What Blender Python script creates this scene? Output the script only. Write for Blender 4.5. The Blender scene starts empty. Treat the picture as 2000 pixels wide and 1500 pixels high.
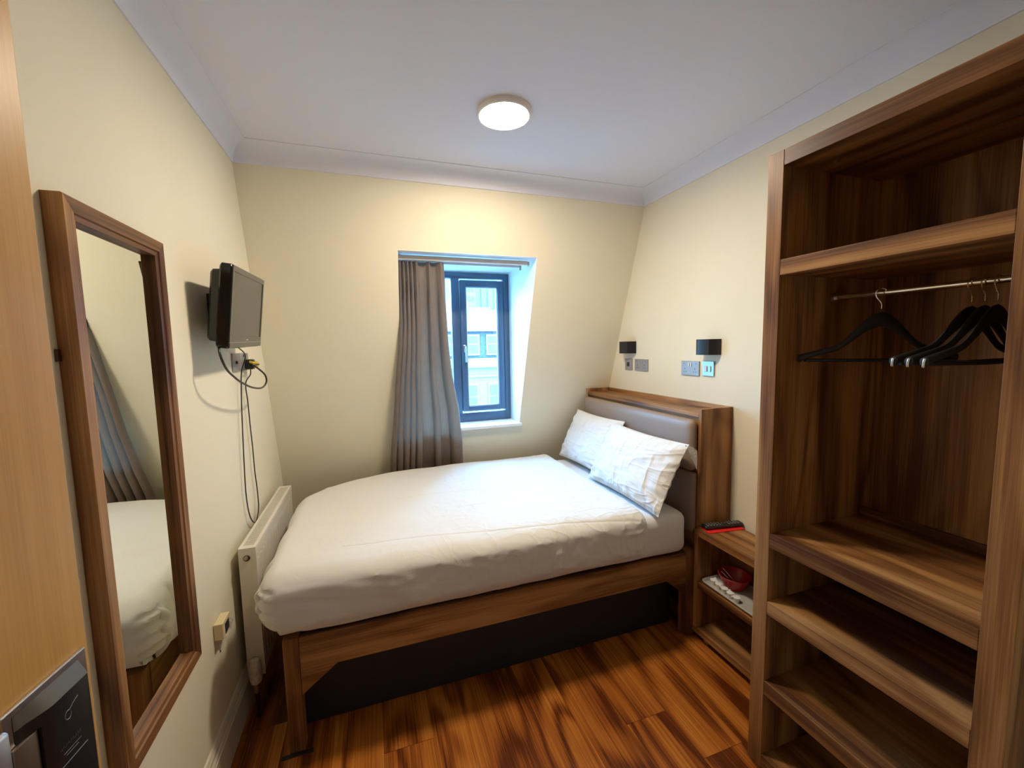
import bpy, bmesh, math, random
from mathutils import Vector, Matrix, noise
random.seed(7)
S = bpy.context.scene
COL = S.collection
PI = math.pi
def R(a): return math.radians(a)

# ------------------------------------------------------------------ camera, sky, exposure
cam = bpy.data.cameras.new('camera'); cam.sensor_width = 36; cam.lens = 804.77 / 2000 * 36
cam.clip_start = 0.02; cam.clip_end = 200
co = bpy.data.objects.new('camera', cam); COL.objects.link(co); S.camera = co
yaw, pit, rol = R(-18.849), R(-5.264), R(-1.123)
fw = Vector((-math.sin(yaw)*math.cos(pit), math.cos(yaw)*math.cos(pit), math.sin(pit)))
rt = Vector((math.cos(yaw), math.sin(yaw), 0)); up = rt.cross(fw)
r2 = rt*math.cos(rol) + up*math.sin(rol); u2 = up*math.cos(rol) - rt*math.sin(rol)
m = Matrix((r2, u2, -fw)).transposed().to_4x4(); m.translation = Vector((.6035, .1324, 1.5885))
co.matrix_world = m

wd = bpy.data.worlds.new('world'); S.world = wd; wd.use_nodes = True
nt = wd.node_tree; nt.nodes.clear()
wo = nt.nodes.new('ShaderNodeOutputWorld'); bg = nt.nodes.new('ShaderNodeBackground')
tc = nt.nodes.new('ShaderNodeTexCoord'); sp = nt.nodes.new('ShaderNodeSeparateXYZ'); cr = nt.nodes.new('ShaderNodeValToRGB')
nt.links.new(tc.outputs['Generated'], sp.inputs[0]); nt.links.new(sp.outputs['Z'], cr.inputs[0])
cr.color_ramp.elements[0].position = 0.0; cr.color_ramp.elements[0].color = (.17, .40, .64, 1)
cr.color_ramp.elements[1].position = .55; cr.color_ramp.elements[1].color = (.20, .60, 1.20, 1)
e = cr.color_ramp.elements.new(.18); e.color = (.20, .50, .90, 1)
nt.links.new(cr.outputs[0], bg.inputs[0]); bg.inputs[1].default_value = 26.0
nt.links.new(bg.outputs[0], wo.inputs[0])
LAMP = 140.0            # strength of the ceiling lamp's diffuser
LAMP_COL = (1.0, .85, .66, 1)
S.view_settings.view_transform = 'Standard'; S.view_settings.look = 'None'
S.view_settings.gamma = 1; S.view_settings.use_curve_mapping = False
S.view_settings.exposure = 0.90
# portal that guides sampling of the sky through the window
pl = bpy.data.lights.new('window_portal', 'AREA'); pl.shape = 'RECTANGLE'; pl.size = .9; pl.size_y = 1.17
pl.cycles.is_portal = True
po = bpy.data.objects.new('window_portal', pl); COL.objects.link(po); po.location = (1.235, 3.40, 1.58); po.rotation_euler = (R(-90), 0, 0)

# ------------------------------------------------------------------ materials
def newmat(name):
    mt = bpy.data.materials.new(name); mt.use_nodes = True
    n = mt.node_tree; b = n.nodes['Principled BSDF']; return mt, n, b
def plain(name, col, rough=.6, metal=0, spec=.5, bump=0, bscale=200, mott=0, mscale=6, emis=None, es=0, sheen=0, coat=0):
    mt, n, b = newmat(name)
    b.inputs['Base Color'].default_value = (*col, 1); b.inputs['Roughness'].default_value = rough
    b.inputs['Metallic'].default_value = metal; b.inputs['Specular IOR Level'].default_value = spec
    if sheen: b.inputs['Sheen Weight'].default_value = sheen
    if coat: b.inputs['Coat Weight'].default_value = coat
    if emis: b.inputs['Emission Color'].default_value = (*emis, 1); b.inputs['Emission Strength'].default_value = es
    if bump or mott:
        t = n.nodes.new('ShaderNodeTexCoord')
    if bump:
        no = n.nodes.new('ShaderNodeTexNoise'); no.inputs['Scale'].default_value = bscale; no.inputs['Detail'].default_value = 4
        bp = n.nodes.new('ShaderNodeBump'); bp.inputs['Strength'].default_value = bump; bp.inputs['Distance'].default_value = .002
        n.links.new(t.outputs['Object'], no.inputs['Vector']); n.links.new(no.outputs[0], bp.inputs['Height']); n.links.new(bp.outputs[0], b.inputs['Normal'])
    if mott:
        no = n.nodes.new('ShaderNodeTexNoise'); no.inputs['Scale'].default_value = mscale; no.inputs['Detail'].default_value = 5
        c = n.nodes.new('ShaderNodeValToRGB'); c.color_ramp.elements[0].position = .3; c.color_ramp.elements[1].position = .7
        c.color_ramp.elements[0].color = (*[v*(1-mott) for v in col], 1); c.color_ramp.elements[1].color = (*[min(1, v*(1+mott)) for v in col], 1)
        n.links.new(t.outputs['Object'], no.inputs['Vector']); n.links.new(no.outputs[0], c.inputs[0]); n.links.new(c.outputs[0], b.inputs['Base Color'])
    return mt

def M(n, op, a, b=None, c=None):
    x = n.nodes.new('ShaderNodeMath'); x.operation = op
    for i, v in enumerate((a, b, c)):
        if v is None: continue
        if isinstance(v, (int, float)): x.inputs[i].default_value = v
        else: n.links.new(v, x.inputs[i])
    return x.outputs[0]
def wood(name, cols, axis='z', rough=.42, strip=0.0, board=1.1, seamdark=.5, scale=1.0, grain=.7, spec=.35, bandc=1.0, gfreq=26, rnd=.16, ringamp=.38):
    """grain runs along axis; cols = dark, mid, light; strip = plank width for floors"""
    mt, n, b = newmat(name)
    L = n.links
    t = n.nodes.new('ShaderNodeTexCoord'); s = n.nodes.new('ShaderNodeSeparateXYZ'); L.new(t.outputs['Object'], s.inputs[0])
    ax = {'x': 0, 'y': 1, 'z': 2}[axis]
    lo = s.outputs[ax]; c1 = s.outputs[(ax+1) % 3]; c2 = s.outputs[(ax+2) % 3]
    if strip and axis == 'y': c1, c2 = s.outputs[0], s.outputs[2]
    off = None
    if strip:
        q = M(n, 'DIVIDE', c1, strip); idx = M(n, 'FLOOR', q)
        w = n.nodes.new('ShaderNodeTexWhiteNoise'); w.noise_dimensions = '1D'; L.new(idx, w.inputs['W'])
        ly = M(n, 'ADD', lo, M(n, 'MULTIPLY', w.outputs[0], 7.3)); q2 = M(n, 'DIVIDE', ly, board); id2 = M(n, 'FLOOR', q2)
        w2 = n.nodes.new('ShaderNodeTexWhiteNoise'); w2.noise_dimensions = '2D'
        cb = n.nodes.new('ShaderNodeCombineXYZ'); L.new(idx, cb.inputs[0]); L.new(id2, cb.inputs[1]); L.new(cb.outputs[0], w2.inputs['Vector'])
        off = w2.outputs[0]
        fr = M(n, 'FRACT', q); fr2 = M(n, 'FRACT', q2)
        seam = M(n, 'MULTIPLY', M(n, 'GREATER_THAN', fr, .006), M(n, 'GREATER_THAN', fr2, .0015))
    cv = n.nodes.new('ShaderNodeCombineXYZ')
    a1 = M(n, 'MULTIPLY', c1, 9.0*scale); a2 = M(n, 'MULTIPLY', c2, 9.0*scale); al = M(n, 'MULTIPLY', lo, .75*scale)
    if off is not None:
        a2 = M(n, 'ADD', a2, M(n, 'MULTIPLY', off, 57.0)); al = M(n, 'ADD', al, M(n, 'MULTIPLY', off, 13.0))
    L.new(a1, cv.inputs[0]); L.new(a2, cv.inputs[1]); L.new(al, cv.inputs[2])
    def nz(sc, det, mul=(1, 1, 1), dist=0.):
        mp = n.nodes.new('ShaderNodeMapping'); mp.inputs['Scale'].default_value = mul; L.new(cv.outputs[0], mp.inputs[0])
        x = n.nodes.new('ShaderNodeTexNoise'); x.inputs['Scale'].default_value = sc; x.inputs['Detail'].default_value = det; x.inputs['Distortion'].default_value = dist
        L.new(mp.outputs[0], x.inputs['Vector']); return x.outputs[0]
    broad = nz(1.3, 2, (1, 1, .35)); cath = nz(.7, 1.5, (1, 1, 2.2), .5); fine = nz(9, 3, (2.6, 2.6, .5))
    ring = M(n, 'SINE', M(n, 'MULTIPLY', cath, gfreq)); ring = M(n, 'POWER', M(n, 'MULTIPLY_ADD', ring, .5, .5), 1.6)
    v = M(n, 'MULTIPLY_ADD', M(n, 'SUBTRACT', broad, .5), 1.9*bandc, .5)
    v = M(n, 'ADD', v, M(n, 'MULTIPLY', M(n, 'SUBTRACT', fine, .5), .9*grain))
    pore = nz(26, 2, (2.2, 2.2, .22)); v = M(n, 'ADD', v, M(n, 'MULTIPLY', M(n, 'SUBTRACT', pore, .5), .5*grain)); v = M(n, 'SUBTRACT', v, M(n, 'MULTIPLY', ring, ringamp*grain)); v = M(n, 'ADD', v, .1*grain)
    if off is not None: v = M(n, 'ADD', v, M(n, 'MULTIPLY_ADD', off, 2*rnd, -rnd))
    c = n.nodes.new('ShaderNodeValToRGB'); c.color_ramp.elements[0].position = .12; c.color_ramp.elements[1].position = .88
    c.color_ramp.elements[0].color = (*cols[0], 1); c.color_ramp.elements[1].color = (*cols[2], 1)
    e = c.color_ramp.elements.new(.5); e.color = (*cols[1], 1)
    L.new(v, c.inputs[0]); out = c.outputs[0]
    if strip:
        mx = n.nodes.new('ShaderNodeMix'); mx.data_type = 'RGBA'; mx.inputs['A'].default_value = (*[k*seamdark for k in cols[0]], 1)
        L.new(seam, mx.inputs['Factor']); L.new(out, mx.inputs['B']); out = mx.outputs['Result']
    L.new(out, b.inputs['Base Color'])
    b.inputs['Roughness'].default_value = rough; b.inputs['Specular IOR Level'].default_value = spec
    bp = n.nodes.new('ShaderNodeBump'); bp.inputs['Strength'].default_value = .12; bp.inputs['Distance'].default_value = .001
    L.new(fine, bp.inputs['Height']); L.new(bp.outputs[0], b.inputs['Normal'])
    return mt
WAL = ((.085, .030, .011), (.260, .115, .038), (.47, .245, .090))
WX = wood('walnut_along_x', WAL, 'x'); WY = wood('walnut_along_y', WAL, 'y'); WZ = wood('walnut_along_z', WAL, 'z')
HBR = ((.12, .055, .028), (.20, .095, .048), (.29, .150, .080))
FLOOR = wood('floor_laminate', ((.105, .022, .003), (.345, .100, .014), (.56, .205, .032)), 'y', rough=.32, strip=.193, board=1.25, seamdark=.6, scale=.75, grain=1.15, gfreq=30, bandc=.62, rnd=.12, ringamp=.42)
DOORW = wood('oak_door_veneer', ((.44, .215, .045), (.58, .305, .075), (.68, .38, .11)), 'z', rough=.38, scale=1.8, grain=.45, bandc=.5, gfreq=10)
WALLM = plain('cream_paint', (.80, .745, .575), .85, bump=.15, bscale=160, mott=.015, mscale=3)
CEILM = plain('white_ceiling_paint', (.80, .81, .88), .9, bump=.12, bscale=120)
REVEALM = plain('white_gloss_reveal', (.84, .86, .84), .5)
SKIRT = plain('white_gloss_skirting', (.74, .68, .55), .35)
LINEN = plain('white_cotton', (.72, .71, .67), .85, bump=.25, bscale=500, sheen=.2)
SHEET = plain('white_sheet_cotton', (.72, .72, .71), .85, bump=.2, bscale=500, sheen=.2)
PILLOW = plain('white_pillow_cotton', (.74, .74, .73), .85)
LEATHER = plain('taupe_leatherette', (.29, .215, .17), .45, bump=.25, bscale=350)
RADM = plain('white_enamel', (.74, .69, .60), .3)
BLACK = plain('black_plastic', (.012, .012, .013), .35)
BLACKG = plain('black_gloss', (.010, .010, .012), .12)
HANGM = plain('black_velvet_wood', (.010, .010, .012), .55)
SCREEN = plain('tv_screen', (.055, .050, .045), .22, spec=.8)
BEZEL = plain('tv_bezel', (.085, .075, .065), .28, spec=.7)
SILVER = plain('silver_trim', (.55, .52, .48), .3, metal=.8)
CHROME = plain('chrome', (.80, .80, .80), .12, metal=1)
STEEL = plain('brushed_steel', (.40, .39, .39), .5, metal=.6)
SATIN = plain('satin_steel', (.62, .62, .64), .3, metal=1)
PLATE = plain('polished_plate', (.36, .38, .42), .38, metal=.9)
DARK = plain('dark_recess', (.02, .02, .022), .5)
ROCKW = plain('rocker_white', (.62, .62, .61), .4)
RAILW = plain('curtain_track_plastic', (.62, .58, .54), .4)
CURT = plain('taupe_curtain_cloth', (.335, .245, .19), .85, bump=.35, bscale=700, sheen=.3, mott=.04, mscale=20)
FRAMEB = plain('slate_blue_upvc', (.055, .105, .175), .32, spec=.6)
CREAMP = plain('aged_cream_plastic', (.72, .62, .38), .45)
PIPE = plain('dark_copper_pipe', (.07, .035, .02), .4, metal=.6)
VALVE = plain('white_valve_plastic', (.66, .58, .50), .45, mott=.2, mscale=80)
BRASS = plain('nickel_plug', (.5, .44, .34), .3, metal=1)
YELLOW = plain('yellow_plastic', (.70, .52, .03), .5)
REDP = plain('red_plastic', (.42, .012, .016), .35)
REDPAPER = plain('red_card', (.80, .02, .02), .45)
TRAYM = plain('pale_tray', (.50, .49, .45), .4)
POTM = plain('milk_pot_plastic', (.78, .77, .66), .4); LIDM = plain('milk_pot_lid', (.85, .85, .83), .3)
DIFF = plain('lamp_diffuser', (.9, .9, .9), .4, emis=LAMP_COL[:3], es=LAMP)
RIM = plain('lamp_rim', (.88, .82, .74), .4)
mt, n, b = newmat('mirror_silver'); b.inputs['Base Color'].default_value = (.86, .90, .86, 1); b.inputs['Metallic'].default_value = 1; b.inputs['Roughness'].default_value = .01; MIRROR = mt
# window glass: mostly clear, faint reflections, fine rain droplets on the outside
mt = bpy.data.materials.new('window_glass'); mt.use_nodes = True; n = mt.node_tree; n.nodes.clear()
o = n.nodes.new('ShaderNodeOutputMaterial'); mx = n.nodes.new('ShaderNodeMixShader'); tr = n.nodes.new('ShaderNodeBsdfTransparent'); gl = n.nodes.new('ShaderNodeBsdfGlossy')
tc = n.nodes.new('ShaderNodeTexCoord'); vo = n.nodes.new('ShaderNodeTexVoronoi'); vo.inputs['Scale'].default_value = 130; n.links.new(tc.outputs['Object'], vo.inputs['Vector'])
dr = n.nodes.new('ShaderNodeValToRGB'); dr.color_ramp.elements[0].position = .12; dr.color_ramp.elements[0].color = (.50, .66, .74, 1); dr.color_ramp.elements[1].position = .26; dr.color_ramp.elements[1].color = (.93, .98, 1, 1)
n.links.new(vo.outputs['Distance'], dr.inputs[0]); n.links.new(dr.outputs[0], tr.inputs[0])
gl.inputs['Roughness'].default_value = .03; mx.inputs[0].default_value = .06
n.links.new(tr.outputs[0], mx.inputs[1]); n.links.new(gl.outputs[0], mx.inputs[2]); n.links.new(mx.outputs[0], o.inputs[0]); GLASS = mt

# ------------------------------------------------------------------ helpers
def mkobj(name, bm, mat, parent=None, smooth=False, loc=None):
    me = bpy.data.meshes.new(name)
    bmesh.ops.recalc_face_normals(bm, faces=bm.faces)
    if parent is not None:
        # parts are written in room coordinates; the thing's base takes them over
        w = parent.get('_w'); base = Vector(w) if w is not None else Vector((0, 0, 0))
        bmesh.ops.translate(bm, verts=bm.verts, vec=-base)
    bm.to_mesh(me); bm.free()
    if isinstance(mat, (list, tuple)):
        for k in mat: me.materials.append(k)
    else: me.materials.append(mat)
    for p in me.polygons: p.use_smooth = smooth
    if smooth:
        try: me.set_sharp_from_angle(angle=R(40))
        except Exception: pass
    o = bpy.data.objects.new(name, me); COL.objects.link(o)
    if parent is not None:
        o.parent = parent; o['_w'] = parent['_w'] if parent.get('_w') is not None else (0., 0., 0.)
    return o
def thing(name, label, cat, base, group=None):
    o = bpy.data.objects.new(name, None); COL.objects.link(o); o.location = base; o['_w'] = tuple(float(v) for v in base)
    o.empty_display_size = .05
    o['label'] = label; o['category'] = cat
    if group: o['group'] = group
    return o
def solo(name, bm, mat, label, cat, base, smooth=False, group=None):
    """one-mesh thing with its origin at base"""
    bmesh.ops.translate(bm, verts=bm.verts, vec=-Vector(base))
    o = mkobj(name, bm, mat, None, smooth); o.location = base; o['_w'] = tuple(float(v) for v in base)
    o['label'] = label; o['category'] = cat
    if group: o['group'] = group
    return o
def struct(name, bm, mat, smooth=False):
    o = mkobj(name, bm, mat, None, smooth); o['kind'] = 'structure'; return o
def dup(root, loc, label=None, rotz=None):
    r = root.copy(); COL.objects.link(r); r.location = loc
    if rotz is not None: r.rotation_euler = (0, 0, rotz)
    if label: r['label'] = label
    for ch in list(root.children):
        c = ch.copy(); COL.objects.link(c); c.parent = r
        for g in list(ch.children):
            d = g.copy(); COL.objects.link(d); d.parent = c
    return r
def box(x0, x1, y0, y1, z0, z1, bev=0, bm=None, seg=2):
    t = bmesh.new(); bmesh.ops.create_cube(t, size=1)
    bmesh.ops.scale(t, verts=t.verts, vec=(x1-x0, y1-y0, z1-z0)); bmesh.ops.translate(t, verts=t.verts, vec=((x0+x1)/2, (y0+y1)/2, (z0+z1)/2))
    if bev: bmesh.ops.bevel(t, geom=t.edges[:], offset=bev, segments=seg, affect='EDGES', profile=.5)
    if bm is None: return t
    me = bpy.data.meshes.new('_t'); t.to_mesh(me); t.free(); bm.from_mesh(me); bpy.data.meshes.remove(me); return bm
def merge(bm, t):
    me = bpy.data.meshes.new('_t'); t.to_mesh(me); t.free(); bm.from_mesh(me); bpy.data.meshes.remove(me); return bm
def prism(pts, axis, a, b, bev=0):
    """extrude the closed 2D outline along axis from a to b; pts are the two other coordinates in x,y,z order"""
    bm = bmesh.new()
    def mk(p, t): return {'x': (t, p[0], p[1]), 'y': (p[0], t, p[1]), 'z': (p[0], p[1], t)}[axis]
    A = [bm.verts.new(mk(p, a)) for p in pts]; B = [bm.verts.new(mk(p, b)) for p in pts]
    bm.faces.new(A); bm.faces.new(B[::-1])
    k = len(pts)
    for i in range(k): bm.faces.new((A[i], B[i], B[(i+1) % k], A[(i+1) % k]))
    bmesh.ops.recalc_face_normals(bm, faces=bm.faces)
    if bev: bmesh.ops.bevel(bm, geom=bm.edges[:], offset=bev, segments=2, affect='EDGES', profile=.5)
    return bm
def tube(pts, r, seg=8, bm=None, closed=False, caps=True):
    pts = [Vector(p) for p in pts]
    if bm is None: bm = bmesh.new()
    rs = r if isinstance(r, (list, tuple)) else [r]*len(pts)
    rings = []; nrm = None; N = len(pts)
    for i, p in enumerate(pts):
        if closed: t = (pts[(i+1) % N] - pts[i-1]).normalized()
        else: t = (pts[min(i+1, N-1)] - pts[max(i-1, 0)]).normalized()
        if nrm is None:
            a = Vector((0, 0, 1)) if abs(t.z) < .9 else Vector((1, 0, 0)); nrm = t.cross(a).normalized()
        nrm = (nrm - t*nrm.dot(t)).normalized(); bi = t.cross(nrm)
        rings.append([bm.verts.new(p + (nrm*math.cos(2*PI*k/seg) + bi*math.sin(2*PI*k/seg))*rs[i]) for k in range(seg)])
    for i in range(N if closed else N-1):
        a, b = rings[i], rings[(i+1) % N]
        for k in range(seg): bm.faces.new((a[k], a[(k+1) % seg], b[(k+1) % seg], b[k]))
    if caps and not closed: bm.faces.new(rings[0][::-1]); bm.faces.new(rings[-1])
    return bm
def spline(P, n=8):
    P = [Vector(p) for p in P]; out = []
    for i in range(len(P)-1):
        p0, p1, p2, p3 = P[max(i-1, 0)], P[i], P[i+1], P[min(i+2, len(P)-1)]
        for k in range(n):
            t = k/n
            out.append(.5*((2*p1) + (-p0+p2)*t + (2*p0-5*p1+4*p2-p3)*t*t + (-p0+3*p1-3*p2+p3)*t**3))
    return out + [P[-1]]
def lathe(prof, c, axis='z', seg=32, bm=None):
    """prof = [(radius, height)...] about the axis through c"""
    if bm is None: bm = bmesh.new()
    rings = []
    for r, h in prof:
        ring = []
        for k in range(seg):
            a = 2*PI*k/seg; x, y = r*math.cos(a), r*math.sin(a)
            v = {'z': (x, y, h), 'x': (h, x, y), 'y': (x, h, y)}[axis]
            ring.append(bm.verts.new(Vector(c)+Vector(v)))
        rings.append(ring)
    for a, b in zip(rings, rings[1:]):
        for k in range(seg): bm.faces.new((a[k], a[(k+1) % seg], b[(k+1) % seg], b[k]))
    if prof[0][0] > 1e-6: bm.faces.new(rings[0][::-1])
    if prof[-1][0] > 1e-6: bm.faces.new(rings[-1])
    return bm
def softbox(x0, x1, y0, y1, z0, z1, rad, res, disp=None):
    """rounded box with a dense skin; disp(p, n) gives an outward shift"""
    bm = bmesh.new(); lo = Vector((x0, y0, z0)); hi = Vector((x1, y1, z1)); cache = {}
    cnt = [max(2, int(math.ceil((hi[i]-lo[i])/res))) for i in range(3)]
    rad3 = rad if isinstance(rad, tuple) else (rad,)*3
    def vert(ijk):
        if ijk in cache: return cache[ijk]
        p = Vector([lo[i] + (hi[i]-lo[i])*ijk[i]/cnt[i] for i in range(3)])
        q = Vector([min(max(p[i], lo[i]+rad3[i]), hi[i]-rad3[i]) for i in range(3)])
        d = Vector([(p[i]-q[i])/rad3[i] for i in range(3)])
        if d.length > 1e-9:
            nn = d.normalized(); p = q + Vector([nn[i]*rad3[i] for i in range(3)])
        else: nn = Vector((0, 0, 1))
        if disp: p = p + disp(p, nn)
        v = bm.verts.new(p); cache[ijk] = v; return v
    for ax in range(3):
        a, b = (ax+1) % 3, (ax+2) % 3
        for side in (0, cnt[ax]):
            for i in range(cnt[a]):
                for j in range(cnt[b]):
                    f = []
                    for di, dj in ((0, 0), (1, 0), (1, 1), (0, 1)):
                        k = [0, 0, 0]; k[ax] = side; k[a] = i+di; k[b] = j+dj; f.append(vert(tuple(k)))
                    try: bm.faces.new(f)
                    except ValueError: pass
    return bm
def sm(a, b, x):
    t = min(max((x-a)/(b-a), 0), 1); return t*t*(3-2*t)
def interp(T, v):
    for (a, x), (b, y) in zip(T, T[1:]):
        if v >= b: return x + (y-x)*(a-v)/(a-b)
    return T[-1][1]
def nz(x, y, z=0): return noise.noise(Vector((x, y, z)))

# ------------------------------------------------------------------ room shell
W = 2.4336; D0, K = 3.4626, .3413
def yb(z): return D0 - K*z
ZC = 2.524; CEIL = 2.610
struct('floor', box(0, W, -.9, 3.50, -.05, 0), FLOOR)
struct('wall_left', box(-.12, 0, -.02, 3.8, 0, CEIL), WALLM)
struct('wall_right', box(W, W+.12, -.02, 3.8, 0, CEIL), WALLM)
struct('ceiling', box(-.12, W+.12, -.02, 3.8, CEIL, CEIL+.1), CEILM)
# sloping back wall with the window opening, built from pieces round the reveal
RX0, RX1, RZ0, RZ1, FY = .785, 1.682, .992, 2.172, 3.32
YO = 3.62
bm = bmesh.new()
def slab(x0, x1, z0, z1):
    merge(bm, prism([(yb(z0), z0), (YO, z0), (YO, z1), (yb(z1), z1)], 'x', x0, x1))
slab(0, RX0, 0, CEIL); slab(RX1, W, 0, CEIL); slab(RX0, RX1, 0, RZ0-.022); slab(RX0, RX1, RZ1, CEIL)
struct('wall_back', bm, WALLM)
# white painted reveal lining (head, two cheeks)
bm = bmesh.new(); e = .003
merge(bm, prism([(yb(RZ1)+.001, RZ1-e), (FY+.07, RZ1-e), (FY+.07, RZ1), (yb(RZ1)+.001, RZ1)], 'x', RX0, RX1))
for xa, xb in ((RX0, RX0+e), (RX1-e, RX1)):
    merge(bm, prism([(yb(RZ0)+.001, RZ0), (FY+.07, RZ0), (FY+.07, RZ1-e), (yb(RZ1)+.001, RZ1-e)], 'x', xa, xb))
struct('trim_1', bm, REVEALM)
struct('trim_2', prism([(yb(RZ0)-.018, RZ0-.022), (YO, RZ0-.022), (YO, RZ0), (yb(RZ0)-.022, RZ0)], 'x', RX0-.002, RX1+.012, .0015), REVEALM)  # sill board
# near wall with the doorway the camera looks through, and the corridor beyond
bm = box(.90, W, -.02, .10, 0, CEIL); box(0, .90, -.02, .10, 2.25, CEIL, bm=bm)
struct('wall_front', bm, WALLM)
bm = box(-.12, -.02, -.9, -.02, 0, CEIL); box(W, W+.1, -.9, -.02, 0, CEIL, bm=bm); box(-.12, W+.1, -1.0, -.9, 0, CEIL, bm=bm); box(-.12, W+.1, -1.0, -.02, CEIL, CEIL+.1, bm=bm)
struct('wall_corridor', bm, WALLM)
# coving: cove profile swept along each wall
def cove(d, h, n=10):
    # section: (offset from wall, z); concave quarter arc between a small lower and upper lip
    pts = [(0, ZC), (.006, ZC), (.008, ZC+.006)]
    for i in range(n+1):
        a = PI/2*i/n
        pts.append((.008 + (d-.014)*(1-math.cos(a)), ZC+.008 + (h-.012)*math.sin(a)))
    pts += [(d-.004, ZC+h-.004), (d, ZC+h-.003), (d, ZC+h), (0, ZC+h)]
    return pts
H = CEIL-ZC
struct('trim_3', prism([(a, z) for a, z in cove(.080, H)], 'y', -.02+.12, 2.60), CEILM, True)
struct('trim_4', prism([(W-a, z) for a, z in cove(.080, H)], 'y', .10, 2.60), CEILM, True)
yl = yb(ZC)
struct('trim_5', prism([(yl+.02 if a == 0 else yl-a*1.12, z) for a, z in cove(.085, H)], 'x', 0, W), CEILM, True)
# skirting boards
SKP = [(0, 0), (.020, 0), (.020, .128), (.017, .133), (.017, .140), (.012, .150), (.012, .160), (.006, .176), (0, .180)]
struct('baseboard_left', prism([(a, z) for a, z in SKP], 'y', .10, 3.39), SKIRT)
struct('baseboard_right', prism([(W-a, z) for a, z in SKP], 'y', .10, 3.39), SKIRT)
struct('baseboard_back', prism([(yb(z)-a, z) for a, z in SKP], 'x', .021, W-.021), SKIRT)

# window: two-light slate blue frame, fixed light left, casement right
win = bpy.data.objects.new('window_1', None); COL.objects.link(win); win['kind'] = 'structure'; win['_w'] = (0., 0., 0.)
def bar(bm, x0, x1, z0, z1, y0, y1, bev=.004): return box(x0, x1, y0, y1, z0, z1, bev, bm)
bm = bmesh.new(); xa, xb, za, zb = RX0+.004, RX1-.004, RZ0+.002, RZ1-.010
ow = .045
bar(bm, xa, xa+ow, za, zb, FY, FY+.06); bar(bm, xb-ow, xb, za, zb, FY, FY+.06)
bar(bm, xa+ow-.002, xb-ow+.002, za, za+ow+.025, FY+.001, FY+.059); bar(bm, xa+ow-.002, xb-ow+.002, zb-ow, zb, FY+.001, FY+.059)
bar(bm, 1.212, 1.276, za+ow+.02, zb-ow+.002, FY+.001, FY+.06)
mkobj('window_frame', bm, FRAMEB, win, True)
sx0, sx1, sz0, sz1 = 1.279, xb-ow-.004, 1.078, 2.104
bm = bmesh.new(); sw = .046
bar(bm, sx0, sx0+sw, sz0, sz1, FY-.012, FY+.045, .006); bar(bm, sx1-sw-.004, sx1, sz0, sz1, FY-.012, FY+.045, .006)
bar(bm, sx0+sw-.003, sx1-sw+.003, sz0, sz0+sw-.006, FY-.011, FY+.044, .006); bar(bm, sx0+sw-.003, sx1-sw+.003, sz1-sw-.006, sz1, FY-.011, FY+.044, .006)
sash = mkobj('casement_sash', bm, FRAMEB, win, True)
bm = bmesh.new(); gx0, gx1, gz0, gz1 = sx0+sw-.002, sx1-sw-.002, sz0+sw-.008, sz1-sw-.004
for a, b_, c, d in ((gx0, gx0+.008, gz0, gz1), (gx1-.008, gx1, gz0, gz1), (gx0, gx1, gz0, gz0+.008), (gx0, gx1, gz1-.008, gz1)): bar(bm, a, b_, c, d, FY-.002, FY+.012, 0)
mkobj('glazing_bead', bm, plain('pale_bead', (.45, .55, .58), .4), sash)
mkobj('pane', box(gx0+.006, gx1-.006, FY+.014, FY+.018, gz0+.006, gz1-.006), GLASS, sash)
mkobj('pane', box(xa+ow-.004, 1.216, FY+.024, FY+.028, za+ow+.02, zb-ow+.004), GLASS, win)
bm = box(1.292, 1.312, FY-.022, FY-.012, 1.545, 1.605, .004); merge(bm, tube(spline([(1.302, FY-.024, 1.59), (1.302, FY-.048, 1.585), (1.304, FY-.052, 1.56), (1.306, FY-.05, 1.47)]), .007, 10))
mkobj('window_handle', bm, SATIN, sash, True)

# ------------------------------------------------------------------ outside: terraced facade across the street
ground = struct('ground', box(-30, 50, 4.0, 70, -9.1, -9.0), plain('street_asphalt', (.10, .10, .10), .9))
PALE = plain('pale_render', (.17, .15, .13), .9, mott=.08, mscale=1); SLATE = plain('slate_roof', (.12, .115, .10), .8, mott=.25, mscale=4)
DBRICK = plain('dark_brick', (.045, .05, .06), .9, mott=.35, mscale=9); STONE = plain('white_stone', (.21, .18, .15), .9)
OUTW = plain('white_window_paint', (.21, .18, .15), .6); OUTG = plain('far_window_glass', (.07, .075, .08), .3, spec=.5)
REDBR = plain('red_brick_stack', (.24, .12, .08), .9, mott=.3, mscale=8)
FYO = 25.0
bld = thing('apartment_building', 'pale stone terraced building with slate roof across the street behind the casement window', 'building', (6, 30, -9))
mkobj('wall', box(-8, 22, FYO, 34, -9, 2.66), DBRICK, bld)
bm = box(-8.1, 22.1, FYO-.12, FYO, -9, .30); mkobj('rendered_storey', bm, PALE, bld)
bm = box(-8.2, 22.2, FYO-.45, FYO-.10, .30, .88, .04); box(-8.2, 22.2, FYO-.28, FYO-.11, -.28, -.16, .02, bm); box(-8.2, 22.2, FYO-.30, FYO-.02, 2.52, 2.74, .03, bm)
mkobj('cornice', bm, STONE, bld)
bm = prism([(FYO-.1, 2.70), (FYO+1.6, 4.0), (FYO+6, 4.1), (FYO+6, 2.70)], 'x', -8, 22); mkobj('mansard_roof', bm, SLATE, bld)
for q in ((5.2, 6.9, 27.2, 28.2, 3.9, 4.6), (9.4, 10.6, 27.0, 28.0, 3.9, 5.2), (7.3, 8.8, 28.6, 29.2, 3.9, 4.35)): mkobj('chimney', box(*q), REDBR, bld)
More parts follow.
